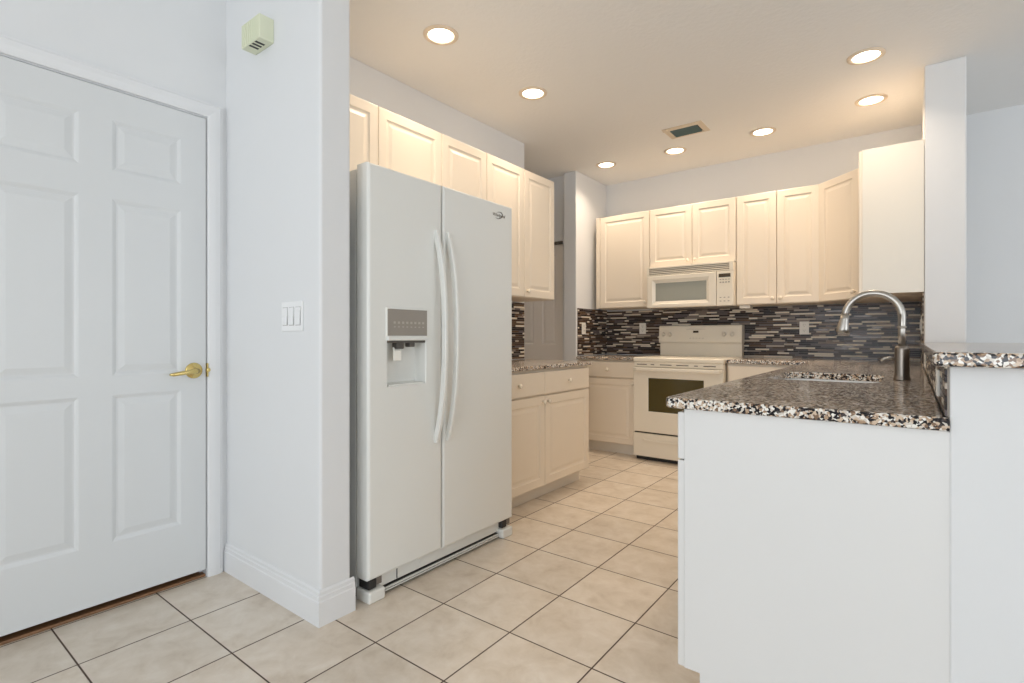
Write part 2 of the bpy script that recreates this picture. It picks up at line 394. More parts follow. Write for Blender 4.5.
# ------------------------------------------------------------------ cabinets
def knob(parent, x, z, y=-0.02):
    b = BM(); lathe(b, [(0, 0), (0.007, 0), (0.006, 0.008), (0.009, 0.012), (0.0145, 0.016), (0.0155, 0.021), (0.012, 0.026), (0, 0.028)], 20, Matrix.Translation((x, y, z)) @ ROTY)
    return finish('knob', b, 'knob', parent, True)
def cab_door(parent, x0, x1, z0, z1, kx=None, kz=None, m='cab', g=0.0017, t=0.02, rail=0.052):
    W, H = x1 - x0 - 2 * g, z1 - z0 - 2 * g
    b = BM(); panel_slab(b, W, H, t, [(rail, W - rail, rail, H - rail)], CABP, e=0.004, x0=x0 + g, z0=z0 + g, y0=-t)
    o = finish('door', b, m, parent)
    if kx is not None: knob(o, kx, kz, -t)
    return o
def drawer(parent, x0, x1, z0, z1, m='cab', g=0.0017, t=0.02, k=True):
    W, H = x1 - x0 - 2 * g, z1 - z0 - 2 * g
    b = BM(); panel_slab(b, W, H, t, e=0.005, es=3, x0=x0 + g, z0=z0 + g, y0=-t)
    o = finish('drawer', b, m, parent)
    if k: knob(o, (x0 + x1) / 2, (z0 + z1) / 2, -t)
    return o
def base_body(parent, W, D, H=0.848, kick=0.095, rec=0.06, m='cab'):
    b = BM(); box(b, 0, W, 0.001, D, kick, H, 0.001, 1); finish('body', b, m, parent)
    b = BM(); box(b, 0.001, W - 0.001, rec, D, 0.0, kick); finish('toe_kick', b, 'toe', parent)
G1 = 'cream upper cabinets'; G2 = 'cream base cabinets'

# left run, facing +X (local x runs into the picture)
c = empty('base_cabinet', (-1.890, 2.212, 0), R(90))
tag(c, 'wide cream base cabinet with two drawers over two doors, beside the refrigerator', 'cabinet', G2)
base_body(c, 1.148, 0.605)
drawer(c, 0, 0.572, 0.685, 0.832); drawer(c, 0.572, 1.148, 0.685, 0.832)
cab_door(c, 0, 0.572, 0.100, 0.677, 0.545, 0.640); cab_door(c, 0.572, 1.148, 0.100, 0.677, 0.600, 0.640)

def upper(loc, rz, W, D, H, label, doors, m='cab', name='upper_cabinet'):
    c = empty(name, loc, rz); tag(c, label, 'cabinet', G1)
    b = BM(); box(b, 0, W, 0.001, D, 0, H, 0.001, 1); finish('body', b, m, c)
    for d in doors:
        cab_door(c, d[0], d[1], 0.002, H - 0.002, d[2], d[3] if len(d) > 3 else 0.045)
    return c
UX = -2.19
upper((UX, 1.243, 1.79), R(90), 0.914, 0.31, 0.455, 'short cream wall cabinet of two doors directly above the refrigerator', [(0, 0.457, 0.425), (0.457, 0.914, 0.489)])
upper((UX, 2.157, 1.79), R(90), 0.403, 0.31, 0.455, 'short single-door cream wall cabinet over the far edge of the refrigerator', [(0, 0.403, 0.375)])
upper((UX, 2.560, 1.335), R(90), 0.800, 0.31, 0.91, 'tall two-door cream wall cabinet at the far end of the left wall', [(0, 0.410, 0.030), (0.410, 0.800, 0.445)])

# back wall
UY = 4.570
c = upper((-2.455, UY, 1.33), 0, 0.550, 0.33, 0.888, 'single-door cream wall cabinet left of the microwave, in the back corner', [(0.045, 0.549, 0.510)])
b = BM(); box(b, 0.001, 0.043, -0.018, 0, 0.002, 0.886, 0.002); finish('filler', b, 'cab', c)
upper((-1.903, UY, 1.680), 0, 0.750, 0.33, 0.538, 'short two-door cream wall cabinet directly above the microwave', [(0, 0.386, 0.352), (0.386, 0.750, 0.418)])
upper((-1.151, UY, 1.318), 0, 0.601, 0.33, 0.900, 'two-door cream wall cabinet right of the microwave', [(0, 0.303, 0.275), (0.303, 0.600, 0.332)])
# diagonal corner cabinet
c = empty('corner_cabinet', (-0.548, 4.568, 1.318), R(-45)); tag(c, 'cream wall cabinet with one door set diagonally across the right corner', 'cabinet', G1)
Dw = math.hypot(0.548 - 0.272, 4.568 - 4.292)
b = BM()
inv = Matrix.Rotation(R(45), 3, 'Z')
fp = [inv @ (Vector((x, y, 0)) - Vector((-0.548, 4.568, 0))) for x, y in ((-0.547, 4.569), (-0.272, 4.294), (0.058, 4.294), (0.058, 4.898), (-0.547, 4.898))]
lo = [b.verts.new((p.x, p.y + .001, 0)) for p in fp]; hi = [b.verts.new((p.x, p.y + .001, 0.900)) for p in fp]
for i in range(5): b.faces.new((lo[i], lo[(i + 1) % 5], hi[(i + 1) % 5], hi[i]))
b.faces.new(hi); b.faces.new(lo[::-1]); finish('body', b, 'cab', c)
cab_door(c, 0.004, Dw - 0.004, 0.002, 0.898, Dw - 0.035, 0.05)
# right wall cabinet facing -X, seen from its daylit end
c = empty('upper_cabinet', (-0.240, 4.288, 1.318), R(-90)); tag(c, 'wall cabinet showing its blank off-white end panel, hung beside the sink column', 'cabinet', G1)
b = BM(); box(b, 0, 0.412, 0.001, 0.298, 0, 0.888, 0.001, 1); finish('body', b, 'cab', c)
b = BM(); box(b, 0.412, 0.424, 0.0, 0.298, 0, 0.888, 0.001, 1); finish('end_panel', b, 'cab_daylit', c)
cab_door(c, 0.002, 0.424, 0.002, 0.886, 0.03, 0.05)

# back base cabinets
c = empty('base_cabinet', (-2.50, 4.285, 0)); tag(c, 'cream base cabinet with one drawer over one door, left of the range', 'cabinet', G2)
base_body(c, 0.592, 0.61, 0.846)
drawer(c, 0.05, 0.590, 0.688, 0.832); cab_door(c, 0.05, 0.590, 0.100, 0.680, 0.56, 0.64)
b = BM(); box(b, 0.001, 0.048, -0.018, 0, 0.10, 0.832, 0.002); finish('filler', b, 'cab', c)
c = empty('base_cabinet', (-1.150, 4.285, 0)); tag(c, 'cream base cabinet just right of the range, mostly behind the peninsula', 'cabinet', G2)
base_body(c, 0.605, 0.61, 0.846)
drawer(c, 0.012, 0.50, 0.688, 0.832, k=False); cab_door(c, 0.012, 0.50, 0.100, 0.680, 0.47, 0.64)
# peninsula cabinets facing -X (local x runs towards the camera)
c = empty('base_cabinet', (-0.523, 4.270, 0), R(-90)); tag(c, 'blind corner base cabinet under the sink worktop where it meets the back run', 'cabinet', G2)
base_body(c, 1.05, 0.585, 0.846); cab_door(c, 0.62, 1.05, 0.100, 0.845, 0.66, 0.70)
c = empty('base_cabinet', (-0.523, 3.218, 0), R(-90)); tag(c, 'sink base cabinet in the middle of the peninsula', 'cabinet', G2)
b = BM()      # open-topped box so that the bowl hangs inside
box(b, 0, 0.018, 0.001, 0.585, 0.095, 0.846); box(b, 1.0, 1.018, 0.001, 0.585, 0.095, 0.846); box(b, 0, 1.018, 0.001, 0.585, 0.095, 0.113)
box(b, 0, 1.018, 0.570, 0.585, 0.095, 0.846); box(b, 0, 1.018, 0.001, 0.016, 0.095, 0.846)
finish('body', b, 'cab', c)
b = BM(); box(b, 0.001, 1.017, 0.06, 0.585, 0, 0.095); finish('toe_kick', b, 'toe', c)
drawer(c, 0, 1.018, 0.70, 0.845, k=False); cab_door(c, 0, 0.509, 0.100, 0.692, 0.48, 0.65); cab_door(c, 0.509, 1.018, 0.100, 0.692, 0.54, 0.65)
c = empty('base_cabinet', (-0.523, 2.199, 0), R(-90)); tag(c, 'white base cabinet at the near end of the peninsula, its tall blank side facing us', 'cabinet', G2)
b = BM(); box(b, 0, 0.681, 0.001, 0.585, 0.098, 0.846, 0.001, 1); finish('body', b, 'cab_white', c)
b = BM()
box(b, 0.682, 0.699, 0.001, 0.590, 0.098, 0.846); box(b, 0.682, 0.699, 0.045, 0.590, 0.0, 0.098)
box(b, 0.6992, 0.6996, 0.2085, 0.2115, 0.268, 0.2735, mi=0)
o = finish('side_panel', b, 'cab_white', c)
b = BM(); box(b, 0.001, 0.6815, 0.045, 0.585, 0, 0.0975); finish('toe_kick', b, 'cab_white', c)
drawer(c, 0.22, 0.699, 0.700, 0.838, m='cab_white'); cab_door(c, 0.22, 0.699, 0.098, 0.6985, 0.25, 0.65, m='cab_white'); cab_door(c, 0.0, 0.22, 0.098, 0.838, 0.03, 0.65, m='cab_white')

# ------------------------------------------------------------------ granite worktops
def slab(name, outline, z0, z1, label, hole=None, e=0.006):
    """outline ccw list (rounded already); optional hole (list); edge rounded top and bottom"""
    b = BM()
    def offs(pl, d):
        out = []; n = len(pl)
        for i in range(n):
            p = Vector(pl[i]); a = (p - Vector(pl[i - 1])).normalized(); c = (Vector(pl[(i + 1) % n]) - p).normalized()
            n0 = Vector((-a.y, a.x)); n1 = Vector((-c.y, c.x)); m = (n0 + n1).normalized(); m /= max(0.3, m.dot(n0)); out.append(p + m * d)
        return out
    lv = [(e, z0), (e * .3, z0 + e * .3), (0, z0 + e), (0, z1 - e), (e * .3, z1 - e * .3), (e, z1)]
    rings = [[b.verts.new((p.x, p.y, z)) for p in offs(outline, o)] for o, z in lv]
    n = len(outline)
    for a, c in zip(rings, rings[1:]):
        for i in range(n): b.faces.new((a[i], a[(i + 1) % n], c[(i + 1) % n], c[i]))
    if not hole:
        b.faces.new(rings[-1]); b.faces.new(rings[0][::-1])
    else:
        ht = [b.verts.new((x, y, z1)) for x, y in hole]; hb = [b.verts.new((x, y, z0)) for x, y in hole]; k = len(hole)
        for i in range(k): b.faces.new((ht[i], ht[(i + 1) % k], hb[(i + 1) % k], hb[i]))
        for ring, hr in ((rings[-1], ht), (rings[0], hb)):
            ed = [b.edges.get((ring[i], ring[(i + 1) % n])) for i in range(n)] + [b.edges.get((hr[i], hr[(i + 1) % k])) for i in range(k)]
            bmesh.ops.triangle_fill(b, edges=ed, use_beauty=True, use_dissolve=False)
    return tag(finish(name, b, 'granite'), label, 'worktop')
def rcorner(cx, cy, r, a0, a1, n=5): return [(cx + r * math.cos(R(a0 + (a1 - a0) * i / n)), cy + r * math.sin(R(a0 + (a1 - a0) * i / n))) for i in range(n + 1)]
ZT, ZB = 0.878, 0.8475
slab('granite_worktop', [(-2.498, 2.214), (-1.855, 2.214)] + rcorner(-1.855 - .0, 3.372, .0, 0, 0, 1)[:0] + rcorner(-1.875, 3.375, 0.02, 0, 90) + [(-2.498, 3.395)], 0.8495, 0.875,
     'brown speckled granite worktop on the left base cabinet beside the refrigerator')
slab('granite_worktop', [(-2.500, 4.250), (-1.912, 4.250), (-1.912, 4.880), (-2.500, 4.880)], ZB, 0.873, 'short brown granite worktop left of the range')
SX0, SX1, SY0, SY1 = -0.500, -0.095, 2.41, 2.955
hole = rcorner(SX0 + .08, SY0 + .08, .08, 180, 270) + rcorner(SX1 - .08, SY0 + .08, .08, 270, 360) + rcorner(SX1 - .08, SY1 - .08, .08, 0, 90) + rcorner(SX0 + .08, SY1 - .08, .08, 90, 180)
slab('granite_worktop', rcorner(-0.550, 1.515, 0.03, 180, 270) + [(0.0665, 1.485), (0.0665, 1.4965), (0.0580, 1.4965), (0.0580, 4.880), (-1.148, 4.880), (-1.148, 4.250), (-0.580, 4.250)], ZB, ZT,
     'long brown granite worktop of the peninsula around the sink, reaching the range', hole=hole)
slab('granite_bar_top', rcorner(0.052, 1.470, 0.015, 180, 270) + [(0.46, 1.455), (0.46, 3.855), (0.037, 3.855)], 0.9915, 1.0225,
     'raised granite bar top on the half wall at the right edge')

# sink bowl under the worktop
sk = empty('sink', ((SX0 + SX1) / 2, (SY0 + SY1) / 2, 0.72)); tag(sk, 'white undermount sink bowl set in the peninsula worktop', 'sink')
b = BM(); rings = []
hw, hd = (SX1 - SX0) / 2, (SY1 - SY0) / 2
def rr(hw, hd, r, z): return [b.verts.new((x, y, z)) for x, y in rcorner(-hw + r, -hd + r, r, 180, 270) + rcorner(hw - r, -hd + r, r, 270, 360) + rcorner(hw - r, hd - r, r, 0, 90) + rcorner(-hw + r, hd - r, r, 90, 180)]
for q in ((hw + .02, hd + .015, .09, 0.123), (hw - 0.001, hd - 0.001, .08, 0.123), (hw - .004, hd - .004, .08, 0.02), (hw - .02, hd - .02, .07, 0.004), (hw - .05, hd - .05, .05, 0.0), (0.035, 0.035, .03, -0.002)): rings.append(rr(*q))
for a, c in zip(rings, rings[1:]):
    for i in range(len(a)): b.faces.new((a[i], a[(i + 1) % len(a)], c[(i + 1) % len(a)], c[i]))
b.faces.new(rings[-1])
o = finish('bowl', b, 'sink', sk, False)
sm = o.modifiers.new('shell', 'SOLIDIFY'); sm.thickness = 0.003; sm.offset = 1
b = BM(); lathe(b, [(0, 0.001), (0.03, 0.001), (0.038, 0.004), (0.04, 0.002), (0.04, 0.0)], 24, Matrix.Translation((0, 0, 0.001))); finish('drain', b, 'steel', sk, True)

# faucet
fc = empty('kitchen_faucet', (-0.031, 2.67, ZT)); tag(fc, 'brushed nickel gooseneck pull-down faucet standing behind the sink', 'faucet')
b = BM(); lathe(b, [(0, 0), (0.030, 0), (0.030, 0.004), (0.0275, 0.012), (0.0255, 0.020), (0.0245, 0.125), (0.023, 0.135), (0.018, 0.141), (0.0, 0.139)], 32)
finish('body', b, 'steel_dark', fc, True)
b = BM(); arc = [(0, 0, 0.139), (0, 0, 0.20), (0, 0, 0.262)]
Rr = 0.099
for a in range(0, 177, 8): arc.append((-Rr + Rr * math.cos(R(a)), 0, 0.262 + Rr * 1.0 * math.sin(R(a))))
tube(b, arc, [0.0120, 0.0120] + [0.0142] * (len(arc) - 2), 18)
lathe(b, [(0.0125, 0), (0.016, 0.002), (0.016, 0.008), (0.0125, 0.010)], 20, Matrix.Translation((0, 0, 0.212)), closed=True)
finish('spout', b, 'steel', fc, True)
b = BM(); e0 = Vector(arc[-1]); dv = (Vector(arc[-1]) - Vector(arc[-2])).normalized()
tube(b, [e0 - dv * .004, e0 + dv * .015, e0 + dv * .030, e0 + dv * .055, e0 + dv * .072, e0 + dv * .077], [0.0155, 0.0165, 0.0190, 0.0235, 0.0245, 0.018], 18)
hd_ = finish('spray_head', b, 'steel', fc, True)
b = BM(); box(b, e0.x + dv.x * .07 - .028, e0.x + dv.x * .07 - .018, -.006, .006, e0.z + dv.z * .085, e0.z + dv.z * .055, .002); finish('button', b, 'black', hd_)
b = BM(); tube(b, [(-0.026, 0, 0.085), (-0.040, -0.004, 0.090), (-0.056, -0.008, 0.088), (-0.070, -0.012, 0.078)], [0.007, 0.0062, 0.0055, 0.0045], 12)
finish('handle', b, 'steel', fc, True)

# ------------------------------------------------------------------ mosaic backsplashes (strips of glass and stone)
def mosaic(name, length, z0, z1, label, loc, rz, seed, weights, skips=()):
    rnd = random.Random(seed); b = BM(); rh = 0.0150; t = bmesh.new()
    box(b, 0, length, -0.004, 0, z0, z1, mi=len(MOS))
    def q(x0, x1, za, zb, mi):
        e = 0.0007; y = -0.008
        vs_ = [t.verts.new((x, yy, z)) for yy, ex in ((-0.004, 0), (y, e)) for x, z in ((x0 + ex, za + ex), (x1 - ex, za + ex), (x1 - ex, zb - ex), (x0 + ex, zb - ex))]
        fs = [t.faces.new((vs_[4], vs_[5], vs_[6], vs_[7]))] + [t.faces.new((vs_[i], vs_[(i + 1) % 4], vs_[4 + (i + 1) % 4], vs_[4 + i])) for i in range(4)]
        for f in fs: f.material_index = mi
    z = z0 + 0.0008; last = 0; prevrow = []; LT = (4, 6)
    while z < z1 - 0.004:
        zb = min(z + rh - 0.0016, z1 - 0.0005); x = -rnd.random() * 0.1; row = []
        while x < length:
            L_ = rnd.choice((0.045, 0.07, 0.09, 0.11, 0.14, 0.18))
            mi = rnd.choices(range(7), weights)[0]
            if mi == last: mi = rnd.choices(range(7), weights)[0]
            if mi in LT and (last in LT or any(a < x + L_ - 0.01 and c > x + 0.01 for a, c in prevrow)) and rnd.random() < 0.85: mi = rnd.choice((0, 0, 1, 1, 2, 3))
            last = mi
            if mi in LT: row.append((x, x + L_))
            xa, xb = max(x, 0.0005), min(x + L_ - 0.0015, length - 0.0005)
            if xb - xa > 0.005: q(xa, xb, z, zb, mi)
            x += L_
        z += rh; prevrow = row
    me = bpy.data.meshes.new('tmp'); t.to_mesh(me); t.free(); b.from_mesh(me); bpy.data.meshes.remove(me)
    me = bpy.data.meshes.new(name); b.to_mesh(me); b.free()
    for m in MOS + [M['grout']]: me.materials.append(m)
    o = bpy.data.objects.new(name, me); COL.objects.link(o); o.location = loc; o.rotation_euler = (0, 0, rz)
    return tag(o, label, 'backsplash')
WB = [24, 18, 14, 8, 34, 4, 14]; WL = [24, 18, 4, 8, 30, 22, 14]
mosaic('mosaic_backsplash', 2.575, 0.879, 1.316, 'long dark strip-mosaic backsplash along the back wall behind the range', (-2.518, YN, 0), 0, 3, [24, 18, 15, 8, 34, 4, 14])
mosaic('mosaic_backsplash', 0.595, 0.879, 1.328, 'brown strip-mosaic backsplash on the side of the column at the back left corner', (-2.52, 4.300, 0), R(90), 5, WL)
mosaic('mosaic_backsplash', 1.198, 0.879, 1.328, 'strip-mosaic backsplash on the left wall, a sliver beside the refrigerator', (-2.50, 2.214, 0), R(90), 8, WL)
mosaic('mosaic_backsplash', 0.990, 0.879, 1.316, 'dark strip-mosaic backsplash on the right column below the blank-sided wall cabinet', (0.060, 4.886, 0), R(-90), 11, WB)
mosaic('mosaic_backsplash', 2.378, 0.879, 0.990, 'low strip-mosaic band on the half wall between worktop and bar top', (0.067, 3.879, 0), R(-90), 13, WB)

# ------------------------------------------------------------------ refrigerator (local x into the picture, front -y)
fr = empty('refrigerator', (-1.690, 1.275, 0), R(90)); tag(fr, 'tall white side-by-side refrigerator with an ice and water dispenser in the left door', 'refrigerator')
b = BM(); box(b, 0.008, 0.923, 0.090, 0.775, 0.018, 1.735, 0.006); finish('body', b, 'fridge_side', fr)
b = BM()
DP = [(0.092, 0.308, 0.850 - 0.092, 1.043 - 0.092)]
panel_slab(b, 0.404, 1.653, 0.072, DP, ((0.003, 0.004), (0.010, 0.052), (0.014, 0.060)), e=0.012, es=4, z0=0.092)
fz = finish('freezer_door', b, 'fridge', fr)
b = BM(); panel_slab(b, 0.519, 1.653, 0.072, e=0.012, es=4, x0=0.412, z0=0.092); fd = finish('fresh_food_door', b, 'fridge', fr)
b = BM(); box(b, 0.090, 0.310, -0.005, 0.004, 1.058, 1.172, 0.003); dpn = finish('dispenser_panel', b, 'panel_grey', fz)
b = BM(); box(b, 0.088, 0.312, -0.012, 0.004, 1.040, 1.057, 0.004); box(b, 0.085, 0.315, -0.0045, 0.003, 1.053, 1.177, 0.003); finish('dispenser_bezel', b, 'fridge', fz)
b = BM()
for i in range(8):
    x = 0.122 + i * 0.0225
    box(b, x, x + 0.011, -0.0054, -0.0046, 1.110, 1.119); box(b, x + .001, x + 0.010, -0.0054, -0.0046, 1.0945, 1.099)
finish('button_marks', b, 'icon', fz)
b = BM(); box(b, 0.094, 0.306, 0.004, 0.05, 1.030, 1.042); box(b, 0.15, 0.19, 0.008, 0.04, 1.005, 1.031, 0.004); box(b, 0.22, 0.25, 0.008, 0.04, 1.012, 1.031, 0.004); finish('nozzle_housing', b, 'slot', fz)
b = BM(); tube(b, [(0.165, 0.028, 1.010), (0.163, 0.022, 0.985), (0.160, 0.018, 0.962)], 0, flat=(0.006, 0.042)); box(b, 0.135, 0.178, 0.010, 0.018, 0.955, 1.000, 0.004); finish('dispenser_paddle', b, 'plate_cream', fz)
b = BM(); box(b, 0.104, 0.298, 0.002, 0.055, 0.853, 0.859, 0.002); finish('drip_tray', b, 'fridge', fz)
for px, par in ((0.365, fz), (0.439, fd)):
    b = BM(); n = 22; pts = []
    for i in range(n + 1):
        s = i / n; z = 0.585 + 0.945 * s
        y = -0.058 * (1 - abs(2 * s - 1) ** 2.6) + 0.003
        pts.append((px, y - 0.003, z))
    tube(b, pts, 0, flat=(0.026, 0.020)); finish('handle', b, 'fridge', par)
b = BM(); box(b, 0.02, 0.91, 0.035, 0.085, 0.032, 0.088, 0.003); box(b, 0.17, 0.173, 0.032, 0.036, 0.036, 0.086, mi=1); box(b, 0.30, 0.302, 0.0335, 0.036, 0.036, 0.086, mi=0)
box(b, 0.10, 0.84, 0.028, 0.060, 0.010, 0.028, mi=1)
for z in (0.012, 0.0215): box(b, 0.10, 0.84, 0.020, 0.030, z, z + 0.0045, 0.001)
finish('base_grille', b, ['fridge', 'black'], fr)
for x0, x1 in ((0.002, 0.082), (0.846, 0.928)):
    b = BM(); box(b, x0, x1, -0.004, 0.085, 0.0, 0.048, 0.008); finish('foot_cover', b, 'fridge', fr)
    b = BM(); box(b, x0 + .008, x0 + 0.048, 0.010, 0.075, 0.050, 0.090, 0.006, mi=0); box(b, x0 + .048, x1 - .004, 0.014, 0.075, 0.058, 0.089, 0.003, mi=1); finish('hinge', b, ['black', 'hinge'], fr)
def text_mesh(txt, size, name, m, parent, loc, rot, ext=0.0008, align='CENTER', shear=0):
    cu = bpy.data.curves.new('txt', 'FONT'); cu.body = txt; cu.size = size; cu.extrude = ext; cu.align_x = align; cu.align_y = 'CENTER'; cu.shear = shear
    o = bpy.data.objects.new('txt', cu); COL.objects.link(o); bpy.context.view_layer.update()
    me = bpy.data.meshes.new_from_object(o.evaluated_get(bpy.context.evaluated_depsgraph_get()))
    bpy.data.objects.remove(o); me.materials.clear(); me.materials.append(M[m])
    q = bpy.data.objects.new(name, me); COL.objects.link(q); q.parent = parent; q.location = loc; q.rotation_euler = rot
    return q
text_mesh('Whirlpool', 0.024, 'badge_lettering', 'panel_grey', fd, (0.812, -0.001, 1.682), (R(90), 0, 0), shear=0.3)
b = BM(); ell = [(0.812 + 0.030 * math.cos(R(a)), -0.0015, 1.682 + 0.017 * math.sin(R(a)) + 0.006 * math.cos(R(a))) for a in range(-150, 121, 15)]
tube(b, ell, [0.0006 + 0.0022 * math.sin(PI * i / (len(ell) - 1)) for i in range(len(ell))], 8); finish('badge_swirl', b, 'hinge', fd)

# ------------------------------------------------------------------ range
rg = empty('electric_range', (-1.909, 4.205, 0)); tag(rg, 'white freestanding electric range with dark oven window against the back wall', 'range')
RW = 0.752
b = BM(); box(b, 0.004, RW - .004, 0.035, 0.66, 0.03, 0.838, 0.003); finish('body', b, 'appl', rg)
b = BM(); box(b, 0.0, RW, 0.002, 0.60, 0.842, 0.880, 0.010, 3); finish('cooktop', b, 'appl', rg)
b = BM(); box(b, 0.006, RW - .006, 0.012, 0.10, 0.800, 0.8415, 0.003)
ct = finish('vent_trim', b, 'appl', rg)
b = BM()
for x0, x1 in ((0.03, 0.12), (0.155, 0.185), (0.235, 0.335), (0.375, 0.475), (0.52, 0.55), (0.595, 0.69)): box(b, x0, x1, 0.0105, 0.014, 0.816, 0.823)
finish('vent_slot', b, 'slot', ct)
b = BM(); Wd, Hd = RW - .004, 0.792 - 0.245
panel_slab(b, Wd, Hd, 0.032, [(0.130, 0.604, 0.417 - 0.245, 0.712 - 0.245)], ((0.003, 0.002), (0.008, 0.004)), e=0.006, es=3, x0=0.002, z0=0.245, y0=0.0)
od = finish('oven_door', b, 'appl', rg)
b = BM(); box(b, 0.138, 0.600, 0.0015, 0.005, 0.423, 0.706, 0.001, 1); finish('oven_window', b, 'glass_dark', od)
b = BM(); tube(b, [(0.012, 0.002, 0.781), (0.022, -0.026, 0.781), (0.05, -0.036, 0.781), (0.37, -0.040, 0.781), (0.69, -0.036, 0.781), (0.722, -0.026, 0.781), (0.733, 0.002, 0.781)], 0, flat=(0.022, 0.030)); finish('handle', b, 'appl', od)
b = BM(); panel_slab(b, RW - .004, 0.196, 0.030, e=0.006, es=3, x0=0.002, z0=0.036, y0=0.0)
dw = finish('storage_drawer', b, 'appl', rg)
b = BM(); tube(b, [(0.09, 0.002, 0.188), (0.11, -0.008, 0.180), (0.20, -0.010, 0.176), (0.54, -0.010, 0.176), (0.63, -0.008, 0.180), (0.655, 0.002, 0.188)], 0, flat=(0.006, 0.016)); finish('grip', b, 'appl', dw)
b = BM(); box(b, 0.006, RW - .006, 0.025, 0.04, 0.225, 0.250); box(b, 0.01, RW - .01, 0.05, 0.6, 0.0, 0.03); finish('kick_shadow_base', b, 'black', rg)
# backguard: lower apron and leaning control panel
b = BM(); box(b, 0.004, RW - .012, 0.600, 0.670, 0.876, 1.000, 0.004); finish('apron', b, 'appl', rg)
b = BM()
pf = [(0.582, 0.998), (0.576, 1.010), (0.588, 1.150), (0.598, 1.160), (0.675, 1.160), (0.675, 0.998)]
l0 = [b.verts.new((0.0, y, z)) for y, z in pf]; l1 = [b.verts.new((RW - .008, y, z)) for y, z in pf]
for i in range(6): b.faces.new((l0[i], l0[(i + 1) % 6], l1[(i + 1) % 6], l1[i]))
b.faces.new(l0); b.faces.new(l1[::-1]); bmesh.ops.bevel(b, geom=b.edges[:], offset=0.003, segments=2, affect='EDGES')
cp = finish('control_panel', b, 'appl', rg)
Bm = Matrix.Rotation(R(85), 4, 'X')
for x in (0.042, 0.105, 0.595, 0.664):
    b = BM(); k0 = Matrix.Translation((x, 0.582, 1.078)) @ Bm
    lathe(b, [(0, 0), (0.021, 0), (0.021, 0.004), (0.017, 0.007), (0.0155, 0.022), (0, 0.023)], 22, k0)
    t = bmesh.new(); box(t, -0.0035, 0.0035, -0.018, 0.018, 0.018, 0.030, 0.001); merge(b, t, 0, k0)
    finish('burner_knob', b, 'knob_grey', cp)
b = BM(); box(b, 0.325, 0.372, 0.5755, 0.59, 1.092, 1.110, 0.001); finish('clock_display', b, 'display', cp)
b = BM()
for i in range(5): box(b, 0.292 + i * 0.0285, 0.306 + i * 0.0285, 0.5755, 0.59, 1.040, 1.0445)
box(b, 0.26, 0.435, 0.5766, 0.59, 1.122, 1.1235)
finish('button_marks', b, 'icon', cp)

# ------------------------------------------------------------------ microwave
mw = empty('microwave', (-1.897, 4.470, 1.312)); tag(mw, 'white over-the-range microwave hung below the short back-wall cabinet', 'microwave')
MWW = 0.742
b = BM(); box(b, 0, MWW, 0.022, 0.425, 0.0, 0.364, 0.004); finish('body', b, 'appl', mw)
b = BM(); box(b, 0, MWW, -0.002, 0.022, 0.350, 0.366, 0.002); box(b, 0.0, 0.018, -0.002, 0.022, 0.290, 0.352, .001); box(b, MWW - .03, MWW, -0.002, 0.022, 0.290, 0.352, .001)
for i in range(4): box(b, 0.018, MWW - .03, 0.002, 0.020, 0.2925 + i * 0.0148, 0.3010 + i * 0.0148, 0.001)
box(b, 0.018, MWW - .03, 0.016, 0.022, 0.290, 0.35, mi=1)
finish('vent_grille', b, ['appl', 'mw_grille'], mw)
b = BM(); panel_slab(b, 0.605, 0.286, 0.024, [(0.050, 0.548, 0.030, 0.248)], ((0.004, 0.003), (0.022, 0.010), (0.026, 0.013)), e=0.008, es=3, x0=0.002, z0=0.002, y0=-0.004)
md = finish('microwave_door', b, 'appl', mw)
b = BM(); box(b, 0.080, 0.524, 0.007, 0.012, 0.060, 0.220, 0.001, 1); finish('window', b, 'glass_mw', md)
b = BM(); panel_slab(b, 0.128, 0.286, 0.024, e=0.003, x0=0.611, z0=0.002, y0=-0.002)
mp = finish('keypad_panel', b, 'appl', mw)
b = BM(); box(b, 0.628, 0.722, -0.0035, 0.0, 0.236, 0.266, 0.001); finish('display', b, 'display', mp)
for j, z in enumerate((0.214, 0.190, 0.066, 0.036)):
    for i in range(4 if j < 2 else 3):
        x = 0.636 + i * (0.022 if j < 2 else 0.032)
        finish('button', box(BM(), x, x + 0.014, -0.0028, 0.0, z, z + (0.006 if j != 1 else 0.009)), 'panel_grey', mp)
b = BM(); box(b, 0.02, MWW - .02, 0.04, 0.40, -0.006, 0.0005, 0.002); finish('grease_filter', b, 'hinge', mw)
o = finish('under_cabinet_light', box(BM(), -1.145, -1.06, 4.62, 4.72, 1.2925, 1.3175, 0.004), 'plate_cream')
tag(o, 'small white light fixture under the wall cabinet just right of the microwave', 'light fixture')

